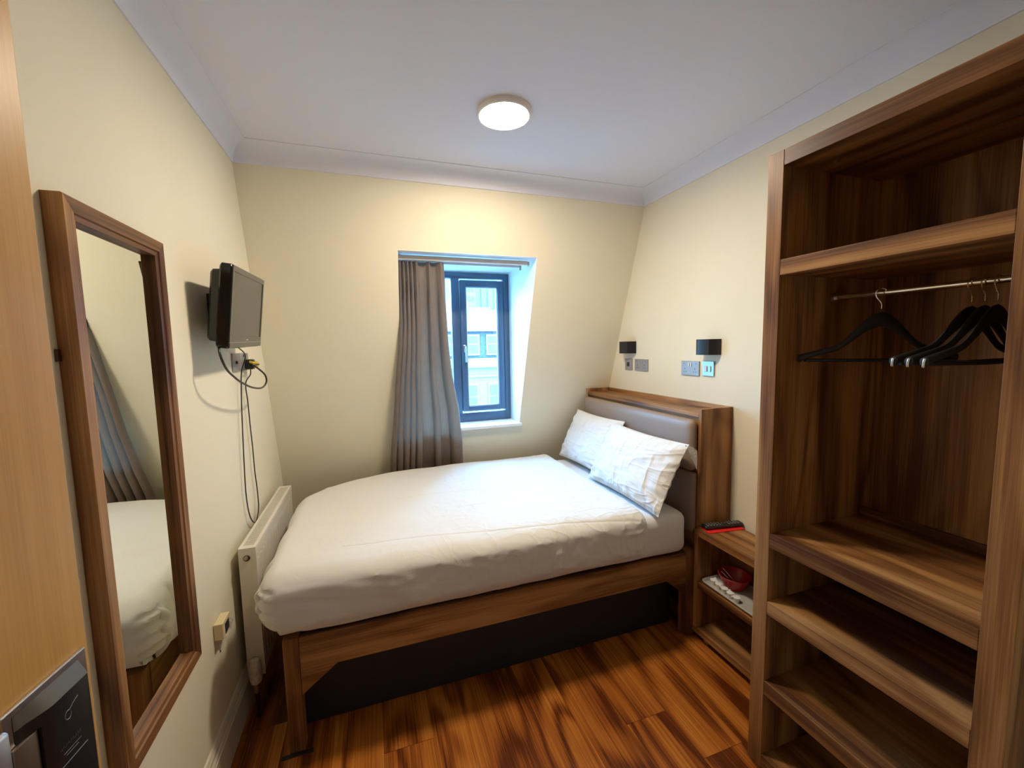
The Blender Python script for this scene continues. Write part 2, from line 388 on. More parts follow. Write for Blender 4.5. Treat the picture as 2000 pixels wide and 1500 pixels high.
for i in range(-6, 9):
    x = 6.02 + 1.42*i
    if x > 20: continue
    fr = box(x, x+.98, FYO-.10, FYO+.02, 1.06, 2.34); mkf = mkobj('window', fr, OUTW, bld)
    bm = box(x+.10, x+.88, FYO-.13, FYO-.101, 1.16, 1.72); box(x+.10, x+.88, FYO-.13, FYO-.101, 1.80, 2.24, bm=bm); mkobj('pane', bm, OUTG, mkf)
    x2 = 6.05 + 1.42*i
    fr = box(x2, x2+.80, FYO-.20, FYO-.121, -2.3, -.66); mkf = mkobj('window', fr, STONE, bld)
    bm = box(x2+.10, x2+.70, FYO-.23, FYO-.201, -1.45, -.78); box(x2+.10, x2+.70, FYO-.23, FYO-.201, -2.2, -1.52, bm=bm); mkobj('pane', bm, OUTG, mkf)
tw = thing('tower_block', 'tall pale tower block rising behind the terrace roof outside the window', 'building', (9, 47, -9))
mkobj('wall', box(2, 11.6, 44, 54, -9, 14), PALE, tw)
for i in range(6):
    for k in range(16): mkobj('window', box(9.1+i*.42, 9.1+i*.42+.22, 43.95, 44.0, -3+k*1.05, -3+k*1.05+.55), OUTG, tw)
tw2 = thing('office_block', 'distant pale glass office block to the right of the tower block outside the window', 'building', (17, 57, -9))
mkobj('wall', box(12.2, 26, 52, 62, -9, 18), plain('pale_glass_wall', (.15, .15, .14), .6), tw2)
for k in range(16): mkobj('facade_rib', box(12.6+k*.85, 12.72+k*.85, 51.9, 52.0, -9, 18), OUTG, tw2)

# ------------------------------------------------------------------ ceiling light
lt = thing('ceiling_light', 'round flush ceiling lamp with glowing white diffuser and thin rim', 'ceiling light', (1.207, 1.935, CEIL))
mkobj('rim', lathe([(.118, 0), (.118, -.019), (.116, -.023), (.109, -.024), (.107, -.020)], (1.207, 1.935, CEIL), 'z', 64), RIM, lt, True)
mkobj('diffuser', lathe([(.1065, -.018), (.1060, -.0215), (.100, -.0232), (.060, -.0238), (.0001, -.024)], (1.207, 1.935, CEIL), 'z', 64), DIFF, lt, True)

# ------------------------------------------------------------------ bed
# duvet cloth: fine pressed creases and gathered wrinkles as relief of the fabric
DUVM, n, b = newmat('duvet_cotton'); L = n.links
b.inputs['Base Color'].default_value = (.72, .71, .67, 1); b.inputs['Roughness'].default_value = .9; b.inputs['Sheen Weight'].default_value = .05
t = n.nodes.new('ShaderNodeTexCoord'); sp = n.nodes.new('ShaderNodeSeparateXYZ'); L.new(t.outputs['Object'], sp.inputs[0])
X_, Y_, Z_ = sp.outputs   # origin of the duvet is (1.2, 2.4, .49)
wob = n.nodes.new('ShaderNodeTexNoise'); wob.inputs['Scale'].default_value = 3; L.new(t.outputs['Object'], wob.inputs['Vector'])
hs_ = None
for yy, sl, amp, x0_, x1_ in ((1.975, -.125, 1.0, -.75, .75), (2.518, -.09, .8, -.50, .62), (2.25, -.05, .5, -.2, .55)):
    # distance to the line y = yy + sl*(x-.5) in the duvet's own coordinates
    ly = M(n, 'MULTIPLY_ADD', X_, sl, yy-2.4+sl*.7); ly = M(n, 'ADD', ly, M(n, 'MULTIPLY', M(n, 'SUBTRACT', wob.outputs[0], .5), .03))
    dist = M(n, 'DIVIDE', M(n, 'SUBTRACT', Y_, ly), .006)
    g = M(n, 'DIVIDE', 1.0, M(n, 'ADD', 1.0, M(n, 'MULTIPLY', dist, dist)))
    st = M(n, 'MULTIPLY', M(n, 'ARCTANGENT', M(n, 'MULTIPLY', dist, 1.5)), .35)
    g = M(n, 'ADD', M(n, 'MULTIPLY', g, -.8), st)
    mk = M(n, 'MULTIPLY', M(n, 'GREATER_THAN', X_, x0_), M(n, 'LESS_THAN', X_, x1_)); g = M(n, 'MULTIPLY', M(n, 'MULTIPLY', g, mk), amp*1.2)
    hs_ = g if hs_ is None else M(n, 'ADD', hs_, g)
def wr_(scale, mul, det, dist, rot=(0, 0, 0)):
    mp = n.nodes.new('ShaderNodeMapping'); mp.inputs['Scale'].default_value = mul; mp.inputs['Rotation'].default_value = rot; L.new(t.outputs['Object'], mp.inputs[0])
    x = n.nodes.new('ShaderNodeTexNoise'); x.inputs['Scale'].default_value = scale; x.inputs['Detail'].default_value = det; x.inputs['Distortion'].default_value = dist; L.new(mp.outputs[0], x.inputs['Vector'])
    return M(n, 'ABSOLUTE', M(n, 'SUBTRACT', x.outputs[0], .5))
w1 = M(n, 'POWER', M(n, 'SUBTRACT', 1.0, M(n, 'MINIMUM', M(n, 'MULTIPLY', wr_(5, (1, 1.6, .6), 2, 1.2, (0, .5, .4)), 9.0), 1.0)), 2.0)
w2 = M(n, 'POWER', M(n, 'SUBTRACT', 1.0, M(n, 'MINIMUM', M(n, 'MULTIPLY', wr_(3.2, (1.4, 1, .8), 1, 1.8, (0, -.6, 1.1)), 7.0), 1.0)), 2.0)
msk = n.nodes.new('ShaderNodeMapRange'); msk.inputs[1].default_value = -.5; msk.inputs[2].default_value = .6; msk.inputs[3].default_value = .12; msk.inputs[4].default_value = 1.0; L.new(X_, msk.inputs[0])
hh_ = M(n, 'ADD', M(n, 'MULTIPLY', M(n, 'ADD', M(n, 'MULTIPLY', w1, .9), M(n, 'MULTIPLY', w2, .8)), msk.outputs[0]), hs_)
weave = n.nodes.new('ShaderNodeTexNoise'); weave.inputs['Scale'].default_value = 450; L.new(t.outputs['Object'], weave.inputs['Vector'])
hh_ = M(n, 'ADD', hh_, M(n, 'MULTIPLY', weave.outputs[0], .05))
bp = n.nodes.new('ShaderNodeBump'); bp.inputs['Strength'].default_value = .40; bp.inputs['Distance'].default_value = .008; L.new(hh_, bp.inputs['Height']); L.new(bp.outputs[0], b.inputs['Normal'])
bed = thing('bed_frame', 'walnut effect bed frame with square legs and angled brackets under the white bedding', 'bed', (1.2, 2.4, 0))
BX0, BX1, BY0, BY1 = .229, 2.205, 1.830, 3.045
for x, y in ((BX0, BY0), (BX0, BY1-.056)): mkobj('leg', box(x, x+.056, y, y+.056, 0, .4745, .002), WZ, bed)
for y in (BY0, BY1-.056): mkobj('leg', box(2.149, 2.205, y, y+.056, 0, .4745, .002), WZ, bed)
mkobj('side_rail', box(BX0+.0575, 2.148, BY0, BY0+.028, .336, .474, .002), WX, bed)
mkobj('side_rail', box(BX0+.0575, 2.148, BY1-.028, BY1, .336, .474, .002), WX, bed)
mkobj('foot_rail', box(BX0+.004, BX0+.032, BY0+.058, BY1-.058, .336, .474, .002), WY, bed)
for y in (BY0+.001, BY1-.027):
    mkobj('bracket', prism([(BX0+.0575, .3355), (BX0+.19, .3355), (BX0+.0575, .235)], 'y', y, y+.026, .001), WX, bed)
    mkobj('bracket', prism([(2.148, .3355), (2.025, .3355), (2.148, .232)], 'y', y, y+.026, .001), WX, bed)
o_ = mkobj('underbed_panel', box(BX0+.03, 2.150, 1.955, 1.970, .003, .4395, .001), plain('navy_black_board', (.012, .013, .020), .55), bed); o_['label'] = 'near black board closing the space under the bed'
bm = bmesh.new()
for k in range(14): box(BX0+.07+k*.137, BX0+.07+k*.137+.10, BY0+.03, BY1-.03, .440, .456, bm=bm)
mkobj('slat', bm, WY, bed)
# mattress in its fitted sheet
def md(p, nn):
    a = .004*nz(p.x*7, p.y*7, p.z*9)
    return Vector((0, 0, 0)) + nn*a
mat = solo('mattress', softbox(.262, 2.150, 1.822, 3.03, .4765, .700, .05, .03, md), SHEET, 'mattress in a white fitted sheet, its end showing below the pillows', 'mattress', (1.2, 2.4, .4765), True)
# duvet
random.seed(3)
def creases(x, y, s):
    """small ridged wrinkles"""
    v = nz(x*2.2+3, y*2.2, 1.7); w = abs(nz(x*5+v*2, y*5-v, 4.2)); return s*(math.exp(-w*w*120))
DX0, DX1, DY0, DY1, DZ0, DZ1 = .168, 1.900, 1.806, 3.085, .488, .745
def dd(p, nn):
    o = Vector((0, 0, 0)); x, y, z = p
    top = max(0, nn.z) if z > .66 else 0
    # gentle puff and low waves over the top
    o.z += top*(.007*nz(x*2.2, y*2.6, 0) + .004*nz(x*6, y*7, 3))
    # the far foot corner slumps inwards and rounds off
    if x < .85 and y > 2.2:
        T = [(-.15, -.40), (-.20, -.29), (-.31, -.155), (-.49, -.075), (-.72, -.010), (-.85, 0)]
        dmax = interp(T, -x); k = sm(2.2, 3.085, y); o.y += dmax*k*(1 if nn.y >= 0 else 0)
        o.z -= .018*k*(1-sm(.17, .7, x))*top
    o.z -= top*.012*(1-sm(1.806, 1.93, y))
    if top > .3:
        q = nz(x*7+y*2, y*22-x*6, 9.1); o.z += .003*q*sm(.75, 1.3, x)*sm(1.9, 2.2, y)
        o.z += creases(x*1.2, y*1.2, .003)*sm(1.1, 1.8, x)
    # front side: slanting pull lines falling from the fold, a little belly, ragged lower hem
    if nn.y < -.2:
        k = -nn.y; h = (z-DZ0)/(DZ1-DZ0)
        s = x*9 + (h-.5)*2.2 + nz(x*2, z*3, 2)*1.5
        o.y -= k*(.010*math.sin(min(max(h, 0), 1)*PI) + .0075*nz(s*1.1, h*1.2, 5.5)*(1.2-h) + creases(x*1.3+h*.5, z*3, .006)*(.6 if h < .8 else .2))
        o.z += .006*nz(x*7, 0, 8)*(1-sm(0, .35, h))
    # foot end: bulge over the corner with a tucked fold
    if nn.x < -.2:
        k = -nn.x; h = (z-DZ0)/(DZ1-DZ0)
        o.x -= k*(.012*math.sin(min(max(h, 0), 1)*PI) + .008*nz(y*6, h*2, 3))
        t = (y-1.90-.05*h)/.012; o.x += k*.018*math.exp(-t*t)*sm(.0, .25, h)*(1-sm(.8, 1, h))
        t = (y-1.95-.06*h)/.016; o.x -= k*.016*math.exp(-t*t)*(1-sm(.7, 1, h))
    if nn.x < -.1 and nn.y < -.1 and z < .70:
        # rounded, drooping corner folded like a hospital corner
        h = (z-DZ0)/(DZ1-DZ0); o.x += .030*(1-sm(0, .45, h)); o.y += .012*(1-sm(0, .5, h))
        o += Vector((1, 1, 0))*.005*math.sin(h*34 + x*60)
    return o
duv = softbox(DX0, DX1, DY0, DY1, DZ0, DZ1, (.06, .065, .065), .011, dd)
# hollow the underside so the duvet drapes over the mattress instead of filling it
for v in [v for v in duv.verts if v.co.z < DZ0+.02 and DX0+.075 < v.co.x < DX1+1 and DY0+.035 < v.co.y < DY1-.05]: v.co.z = .706 if v.co.x < DX1-.02 else v.co.z
duvo = solo('duvet', duv, DUVM, 'white duvet spread over the bed with pressed folds and a tucked foot corner', 'duvet', (1.2, 2.4, .49), True)

ear = tube(spline([(.235, 1.850, .690), (.198, 1.842, .696), (.162, 1.846, .688), (.152, 1.858, .650), (.156, 1.858, .610), (.176, 1.850, .570), (.205, 1.840, .530)], 6), [.003+.0006*k for k in range(12)]+[.011+.0011*k for k in range(10)]+[.022-.0012*k for k in range(14)]+[.004], 16)
for v in ear.verts: v.co.x += .010; v.co += Vector((1, .4, 0))*.004*math.sin(v.co.z*95 + v.co.y*60)
mkobj('corner_fold', ear, LINEN, duvo, True)

def pillow(name, label, c, w, h, t, tilt, yawz, seed, roll=0, n=56):
    """w along the headboard, h up the headboard, t thick; leans back by tilt"""
    bm = bmesh.new()
    rows = {}
    for side in (1, -1):
        for i in range(n+1):
            for j in range(n+1):
                u = -1+2*i/n; v = -1+2*j/n
                if side == -1 and (i in (0, n) or j in (0, n)): rows[(side, i, j)] = rows[(1, i, j)]; continue
                bx = 1-.055*(1-v*v)*1.0 + 0; by = 1-.075*(1-u*u)
                px = u*w/2*(1-.045*(math.cos(v*PI/2))*abs(u)**3); py = v*h/2*(1-.06*(math.cos(u*PI/2))*abs(v)**3)
                e = (max(0, 1-abs(u)**2.6)**.62)*(max(0, 1-abs(v)**2.6)**.62)
                th = t/2*e
                wr = .006*nz(u*3+seed, v*3, side) + .007*nz(u*9+seed, v*2.2+seed, side*2)*(1-e*.6)
                d = math.atan2(v, u); rr = math.hypot(u, v)
                wr += .007*math.sin(d*22+seed+2.5*nz(u*2, v*2, seed))*sm(.75, 1.2, rr)*(1-sm(1.25, 1.42, rr))
                rdg = abs(nz(u*2.6+seed*3, v*2.0+u*1.5, seed)); wr += .0025*math.exp(-rdg*rdg*60)*e
                z = side*(th + wr*min(1, e*3))
                rows[(side, i, j)] = bm.verts.new((px, py, z))
    for side in (1, -1):
        for i in range(n):
            for j in range(n):
                f = [rows[(side, i, j)], rows[(side, i+1, j)], rows[(side, i+1, j+1)], rows[(side, i, j+1)]]
                try: bm.faces.new(f if side == 1 else f[::-1])
                except ValueError: pass
    # local: x = along headboard (-y world), y = up, z = facing the room (-x world)
    Mx = Matrix(((0, 0, -1), (-1, 0, 0), (0, 1, 0))).to_4x4()
    T = Matrix.Translation(c) @ Matrix.Rotation(yawz, 4, 'Z') @ Matrix.Rotation(tilt, 4, 'Y') @ Matrix.Rotation(roll, 4, 'X') @ Mx
    bmesh.ops.transform(bm, matrix=T, verts=bm.verts)
    return bm, T
bm, T = pillow('pillow', '', (2.066, 2.722, .905), .61, .39, .13, R(26), R(2), 1.3)
base = (2.03, 2.72, .742)
solo('pillow', bm, PILLOW, 'white pillow leaning on the headboard nearest the window, partly behind the front pillow', 'pillow', base, True, 'pillows against the headboard')
bm, T = pillow('pillow', '', (2.026, 2.146, .892), .70, .40, .15, R(27.5), R(.3), 5.1, 0)
near = thing('pillow', 'large crumpled white pillow leaning on the headboard nearest the nightstand', 'pillow', (2.0, 2.16, .742), 'pillows against the headboard')
mkobj('pillowcase', bm, PILLOW, near, True)
bm = bmesh.new()
# loose open end of the pillowcase hanging at its outer top corner
G = [[(2.105, 1.806, 1.066), (2.145, 1.802, 1.055), (2.176, 1.800, 1.032)], [(2.118, 1.798, 1.035), (2.150, 1.794, 1.015), (2.176, 1.796, .985)], [(2.138, 1.800, .995), (2.158, 1.797, .965), (2.174, 1.796, .932)]]
g = [[bm.verts.new(Vector(p)) for p in r] for r in G]
for i in range(2):
    for j in range(2): bm.faces.new((g[i][j], g[i+1][j], g[i+1][j+1], g[i][j+1]))
bmesh.ops.subdivide_edges(bm, edges=bm.edges[:], cuts=3, use_grid_fill=True)
bmesh.ops.solidify(bm, geom=bm.faces[:], thickness=.004)
mkobj('pillowcase_flap', bm, PILLOW, near, True)

n = PILLOW.node_tree; b = n.nodes['Principled BSDF']; L = n.links; t = n.nodes.new('ShaderNodeTexCoord'); acc = None
for rot, sc, mul in (((.35, 0, 0), 2.6, (1.2, .5, 2.6)), ((-.6, 0, 0), 3.4, (1.0, 2.4, .6)), ((1.1, .2, 0), 4.5, (1, .6, 2.0))):
    mp = n.nodes.new('ShaderNodeMapping'); mp.inputs['Rotation'].default_value = rot; mp.inputs['Scale'].default_value = mul; L.new(t.outputs['Object'], mp.inputs[0])
    x = n.nodes.new('ShaderNodeTexNoise'); x.inputs['Scale'].default_value = sc; x.inputs['Detail'].default_value = 2; x.inputs['Distortion'].default_value = .7; L.new(mp.outputs[0], x.inputs['Vector'])
    q = M(n, 'POWER', M(n, 'SUBTRACT', 1.0, M(n, 'MINIMUM', M(n, 'MULTIPLY', M(n, 'ABSOLUTE', M(n, 'SUBTRACT', x.outputs[0], .5)), 8.0), 1.0)), 2.0)
    acc = q if acc is None else M(n, 'ADD', acc, q)
bp = n.nodes.new('ShaderNodeBump'); bp.inputs['Strength'].default_value = .45; bp.inputs['Distance'].default_value = .010; L.new(acc, bp.inputs['Height']); L.new(bp.outputs[0], b.inputs['Normal'])

# ------------------------------------------------------------------ headboard
HX, HY0, HY1, HZ = 2.2198, 1.8207, 3.035, 1.2406
hb = thing('headboard', 'boxed walnut headboard with a shelf top and taupe padded panels', 'headboard', (2.3, 2.4, 0))
XR = W-.003
mkobj('side_panel', box(HX, XR, HY0, HY0+.020, 0, HZ, .001), WZ, hb)
mkobj('side_panel', box(HX, XR, HY1-.020, HY1, .19, HZ, .001), WZ, hb)
mkobj('back_panel', box(XR-.016, XR, HY0+.021, HY1-.021, .19, HZ, .001), WY, hb)
mkobj('shelf', box(HX, XR-.017, HY0+.021, HY1-.021, 1.196, 1.216, .001), WY, hb)
mkobj('front_panel', box(HX+.014, HX+.030, HY0+.021, HY1-.021, .19, 1.195), WY, hb)
def cush(p, nn): return Vector((0, 0, 0))
mkobj('padded_panel', softbox(HX-.038, HX+.0135, HY0+.023, HY1-.023, .902, 1.182, (.028, .035, .035), .02), LEATHER, hb, True)
mkobj('padded_panel', softbox(HX-.024, HX+.0135, HY0+.023, HY1-.023, .56, .898, (.018, .02, .02), .02), LEATHER, hb, True)

# ------------------------------------------------------------------ nightstand
NX, NY0, NY1 = 2.187, 1.232, 1.8185
ns = thing('nightstand', 'open walnut bedside shelf unit with three shelves beside the headboard', 'nightstand', (2.3, 1.5, 0))
XR2 = W-.022
mkobj('top', box(NX, XR2, NY0, NY1, .573, .6085, .0015), WY, ns)
for y in (NY0, NY1-.028): mkobj('side_panel', box(NX+.001, XR2-.001, y+.0005, y+.028, .0665, .5725, .001), WZ, ns)
mkobj('shelf', box(NX+.002, XR2-.012, NY0+.029, NY1-.029, .292, .326, .001), WY, ns)
mkobj('bottom_board', box(NX-.001, XR2, NY0, NY1, .035, .066, .001), WY, ns)
mkobj('back_panel', box(XR2-.010, XR2-.001, NY0+.029, NY1-.029, .0665, .5725), WY, ns)
for x, y in ((NX+.02, NY1-.09), (NX+.02, NY0+.05), (XR2-.06, NY1-.09), (XR2-.06, NY0+.05)): mkobj('foot', box(x, x+.03, y, y+.03, 0, .0345, .001), WZ, ns)
# remote on a red card
def boxT(x, y, z, yawv, pitch=0): return Matrix.Translation((x, y, z)) @ Matrix.Rotation(yawv, 4, 'Z') @ Matrix.Rotation(pitch, 4, 'Y')
bm = box(-.105, .105, -.032, .032, 0, .004, .001); bmesh.ops.transform(bm, matrix=boxT(2.312, 1.752, .6090, R(-7)), verts=bm.verts)
solo('leaflet', bm, REDPAPER, 'red leaflet under the remote control on top of the nightstand', 'leaflet', (2.30, 1.738, .609))
rc = thing('remote_control', 'black television remote lying on the red leaflet on the nightstand', 'remote control', (2.30, 1.765, .6125))
Tm = boxT(2.322, 1.766, .6135, R(-9))
bm = softbox(-.112, .112, -.024, .024, 0, .021, (.012, .012, .008), .006); bmesh.ops.transform(bm, matrix=Tm, verts=bm.verts); mkobj('body', bm, BLACK, rc, True)
BTN = plain('grey_button', (.30, .30, .33), .5)
for i in range(11):
    for j in range(3):
        if i in (5, 6) and j != 1: continue
        bm = lathe([(.0042, 0), (.0042, .0016), (.003, .002)], (-.093+i*.0175, -.013+j*.013, .0206), 'z', 8); bmesh.ops.transform(bm, matrix=Tm, verts=bm.verts); mkobj('button', bm, BTN, rc)
# tray with milk pots, bowl
bm = bmesh.new()
def rrect(x0, x1, y0, y1, r, n=6):
    out = []
    for cx, cy, a0 in ((x1-r, y1-r, 0), (x0+r, y1-r, 90), (x0+r, y0+r, 180), (x1-r, y0+r, 270)):
        for k in range(n+1):
            a = R(a0+90*k/n); out.append((cx+r*math.cos(a), cy+r*math.sin(a)))
    return out
def loft(bm, loops, cap0=True, cap1=True):
    rs = [[bm.verts.new(p) for p in L] for L in loops]; k = len(rs[0])
    for a, b in zip(rs, rs[1:]):
        for i in range(k): bm.faces.new((a[i], a[(i+1) % k], b[(i+1) % k], b[i]))
    if cap0: bm.faces.new(rs[0][::-1])
    if cap1: bm.faces.new(rs[-1])
    return bm
def rl(d, z): return [(x, y, z) for x, y in rrect(2.196+d, 2.396-d, 1.440+d, 1.784-d, .03-d*.5)]
bm = loft(bm, [rl(.010, .3265), rl(.002, .333), rl(0, .340), rl(.002, .342), rl(.005, .340), rl(.011, .331), rl(.014, .3295)])
solo('tray', bm, TRAYM, 'pale grey serving tray on the middle shelf of the nightstand', 'tray', (2.29, 1.64, .3265), True)
bw = thing('bowl', 'red plastic bowl of teaspoons and sachets on the tray', 'bowl', (2.318, 1.676, .3315))
c = (2.318, 1.676, .3315)
mkobj('shell', lathe([(.0001, 0), (.044, 0), (.046, .004), (.062, .034), (.073, .062), (.078, .067), (.0765, .069), (.070, .063), (.058, .034), (.042, .006), (.0001, .005)], c, 'z', 40), REDP, bw, True)
def spoon(p, q):
    p, q = Vector(p), Vector(q); bm = tube([p, p.lerp(q, .5), q], [.0022, .0018, .0028], 6); return bm
for i, (p, q) in enumerate((((2.302, 1.735, .404), (2.330, 1.668, .346)), ((2.278, 1.722, .400), (2.310, 1.655, .345)))):
    o = solo('teaspoon', spoon(p, q), CHROME, ['chrome teaspoon in the red bowl, nearer the bowl centre', 'chrome teaspoon in the red bowl, nearer the shelf front'][i], 'teaspoon', q, True, 'teaspoons in the red bowl')
bm = box(-.018, .018, -.012, .012, 0, .012, .003); bmesh.ops.transform(bm, matrix=Matrix.Translation((2.328, 1.67, .346)) @ Matrix.Rotation(.5, 4, 'Y') @ Matrix.Rotation(.7, 4, 'Z'), verts=bm.verts)
solo('tea_sachet', bm, DARK, 'dark sachet lying in the red bowl', 'sachet', (2.328, 1.67, .346))
bm = box(-.012, .012, -.010, .010, 0, .010, .003); bmesh.ops.transform(bm, matrix=Matrix.Translation((2.322, 1.642, .352)) @ Matrix.Rotation(-.4, 4, 'Y') @ Matrix.Rotation(.2, 4, 'Z'), verts=bm.verts)
solo('coffee_sachet', bm, plain('kraft_paper', (.34, .22, .17), .6), 'small brown sachet lying in the red bowl', 'sachet', (2.322, 1.642, .352))
POTS = [(2.240, 1.734, .3297, .3, 'white milk pot on the tray, farthest from the wardrobe'), (2.236, 1.697, .3297, 1.2, 'white milk pot on the tray, second from the bed end of the row'),
        (2.232, 1.657, .3297, 2.0, 'white milk pot with raised lid tab in the middle of the row'), (2.228, 1.618, .3297, .9, 'white milk pot on the tray, second from the wardrobe end of the row'),
        (2.226, 1.579, .3297, 2.6, 'white milk pot on the tray, nearest the wardrobe')]
p0 = None
for x, y, z, rz, lab in POTS:
    if p0 is None:
        p0 = thing('milk_pot', lab, 'milk pot', (x, y, z), 'milk pots on the tray')
        mkobj('cup', lathe([(.0001, 0), (.0125, 0), (.0155, .022), (.0165, .024), (.0001, .024)], (x, y, z), 'z', 16), POTM, p0, True)
        bm = lathe([(.0001, .0243), (.0170, .0243), (.0170, .0255), (.0001, .0265)], (x, y, z), 'z', 16); merge(bm, prism([(x+.014, y-.006), (x+.024, y-.003), (x+.024, y+.003), (x+.014, y+.006)], 'z', z+.0246, z+.028))
        mkobj('lid', bm, LIDM, p0)
        p0.rotation_euler = (0, 0, rz)
    else: dup(p0, (x, y, z), lab, rz)

# ------------------------------------------------------------------ wardrobe
WXF, WY1, WY0 = 1.9094, 1.2244, .580
T_ = .0555; WT = 2.209; XB = W-.004
wr = thing('open_wardrobe', 'tall open walnut wardrobe with shelves below and a hanging rail above', 'wardrobe', (2.17, .9, 0))
mkobj('side_panel', box(WXF, XB, WY1-T_, WY1, 0, WT, .0015), WZ, wr)
mkobj('side_panel', box(WXF, XB, WY0, WY0+T_, 0, WT, .0015), WZ, wr)
yi0, yi1 = WY0+T_+.0005, WY1-T_-.0005
mkobj('top_panel', box(WXF, XB, yi0, yi1, 2.158, WT, .0015), WY, wr)
mkobj('back_panel', box(2.400, 2.412, yi0, yi1, .005, 2.157), WZ, wr)
for z0, z1 in ((1.8064, 1.8573), (.8578, .9099), (.607, .657), (.297, .350), (.004, .054)):
    mkobj('shelf', box(WXF+.0005, 2.399, yi0, yi1, z0, z1, .0015), WY, wr)
    if z0 < .9: mkobj('back_ledge', box(2.383, 2.3995, yi0, yi1, z1+.0003, z1+.030, .001), WY, wr)
rail = lathe([(.0095, yi0-1.2), (.0095, yi1-1.2)], (2.17, 1.2, 1.736), 'y', 20)
ro = mkobj('hanging_rail', rail, CHROME, wr, True)
bm = lathe([(.0095, 0), (.017, 0), (.017, .012), (.0097, .014)], (2.17, yi1-.0145, 1.736), 'y', 24); mkobj('rail_socket', bm, SATIN, ro, True)
bm = lathe([(.0097, 0), (.017, .002), (.017, .0135), (.0095, .014)], (2.17, yi0+.0005, 1.736), 'y', 24); mkobj('rail_socket', bm, SATIN, ro, True)
# small cam fittings under the top and a cap on the base
bm = lathe([(.0001, -.001), (.007, -.001), (.007, 0), (.0001, 0)], (2.05, 1.10, 2.1578), 'z', 12); mkobj('fixing_cap', bm, SATIN, wr)
bm = lathe([(.0001, 0), (.007, 0), (.007, .0012), (.0001, .0012)], (2.10, 1.08, .0545), 'z', 12); mkobj('fixing_cap', bm, SATIN, wr)

# coat hangers
def hanger(label, loc, rz):
    """shaped shoulder hanger in the local x-z plane, hook over the rail at the origin"""
    h = thing('coat_hanger', label, 'coat hanger', (0, 0, 0), 'black coat hangers on the wardrobe rail')
    bm = bmesh.new(); N = 26; rows = []
    for i in range(-N, N+1):
        s = i/N; a = abs(s); x = s*.222
        hh = .0145*(1-sm(.05, .6, a)) + .0105 + .002*sm(.85, 1, a); zc = -.060 - hh - .070*sm(.06, .58, a) - .066*a
        y = .020*a*a; th = .0065 + .006*sm(.5, 1, a)
        ring = []
        for k in range(10):
            q = 2*PI*k/10; cx_, cz_ = math.cos(q), math.sin(q)
            ring.append(bm.verts.new((x, y+th*cx_*.9, zc+hh*cz_*.95)))
        rows.append(ring)
    for a, b in zip(rows, rows[1:]):
        for k in range(10): bm.faces.new((a[k], a[(k+1) % 10], b[(k+1) % 10], b[k]))
    bm.faces.new(rows[0][::-1]); bm.faces.new(rows[-1])
    sh = mkobj('shoulder', bm, HANGM, h, True)
    mkobj('trouser_bar', tube([(-.205, .014, -.214), (0, .008, -.217), (.205, .014, -.214)], .0058, 10), HANGM, h, True)
    P = [(0, .0, -.052), (0, 0, -.040), (-.003, 0, -.031), (-.010, 0, -.022), (-.0165, 0, -.012), (-.0180, 0, 0.0), (-.0140, 0, .008), (-.006, 0, .0122), (.003, 0, .0122), (.010, 0, .008), (.0128, 0, 0)]
    mkobj('hook', tube(spline(P, 5), .0017, 8), CHROME, h, True)
    for s in (-1, 1):
        bm = softbox(s*.2185-.006, s*.2185+.006, .010, .031, -.221, -.198, (.005, .008, .009), .004); mkobj('end_cap', bm, HANGM if True else CHROME, h, True)
    h.location = loc; h.rotation_euler = (0, 0, rz)
    return h
h0 = hanger('black coat hanger hanging alone at the left of the wardrobe rail', (2.156, 1.010, 1.736), R(-31))
hs = [dup(h0, (2.170, .806, 1.736), 'black coat hanger in the right bunch on the rail, farthest from the door side', R(-9)),
      dup(h0, (2.170, .780, 1.736), 'black coat hanger in the middle of the right bunch on the rail', R(-6.5)),
      dup(h0, (2.170, .756, 1.736), 'black coat hanger in the right bunch, closest to the near wardrobe side', R(-4))]
for hh in hs:
    for s in (-1,):
        bm = tube(spline([(s*.2265, .016, -.200), (s*.2275, .018, -.212), (s*.2240, .020, -.224)], 3), [.0035]*6+[.003], 8)
        me = bpy.data.meshes.new('clip'); bm.to_mesh(me); bm.free(); me.materials.append(CHROME)
        for p in me.polygons: p.use_smooth = True
        cl = bpy.data.objects.new('notch_clip', me); COL.objects.link(cl); cl.parent = hh; cl['label'] = 'shiny chrome clip'

# ------------------------------------------------------------------ wall mirror
MX = .035; my0, my1, mz0, mz1 = 1.232, 1.664, .604, 1.914; fwid = .045
mr = thing('wall_mirror', 'tall wall mirror in a mitred walnut frame beside the open door', 'mirror', (0, 1.45, mz0))
def mitre(pts4, mat_):
    # frame rail between outer and inner edge with a sunk inner lip
    (o1, o2, i2, i1) = pts4; bm = bmesh.new()
    def P(yz, x): return (x, yz[0], yz[1])
    def lerp(a, b, t): return (a[0]+(b[0]-a[0])*t, a[1]+(b[1]-a[1])*t)
    secA = [P(o1, .001), P(o1, MX-.002), P(lerp(o1, i1, .04), MX), P(lerp(o1, i1, .70), MX), P(lerp(o1, i1, .76), MX-.004), P(i1, MX-.006), P(i1, .0135), P(i1, .001)]
    secB = [P(o2, .001), P(o2, MX-.002), P(lerp(o2, i2, .04), MX), P(lerp(o2, i2, .70), MX), P(lerp(o2, i2, .76), MX-.004), P(i2, MX-.006), P(i2, .0135), P(i2, .001)]
    return loft(bm, [secA, secB])
a = (my0, mz0); b_ = (my1, mz0); c_ = (my1, mz1); d_ = (my0, mz1)
ia, ib, ic, id_ = (my0+fwid, mz0+fwid), (my1-fwid, mz0+fwid), (my1-fwid, mz1-fwid), (my0+fwid, mz1-fwid)
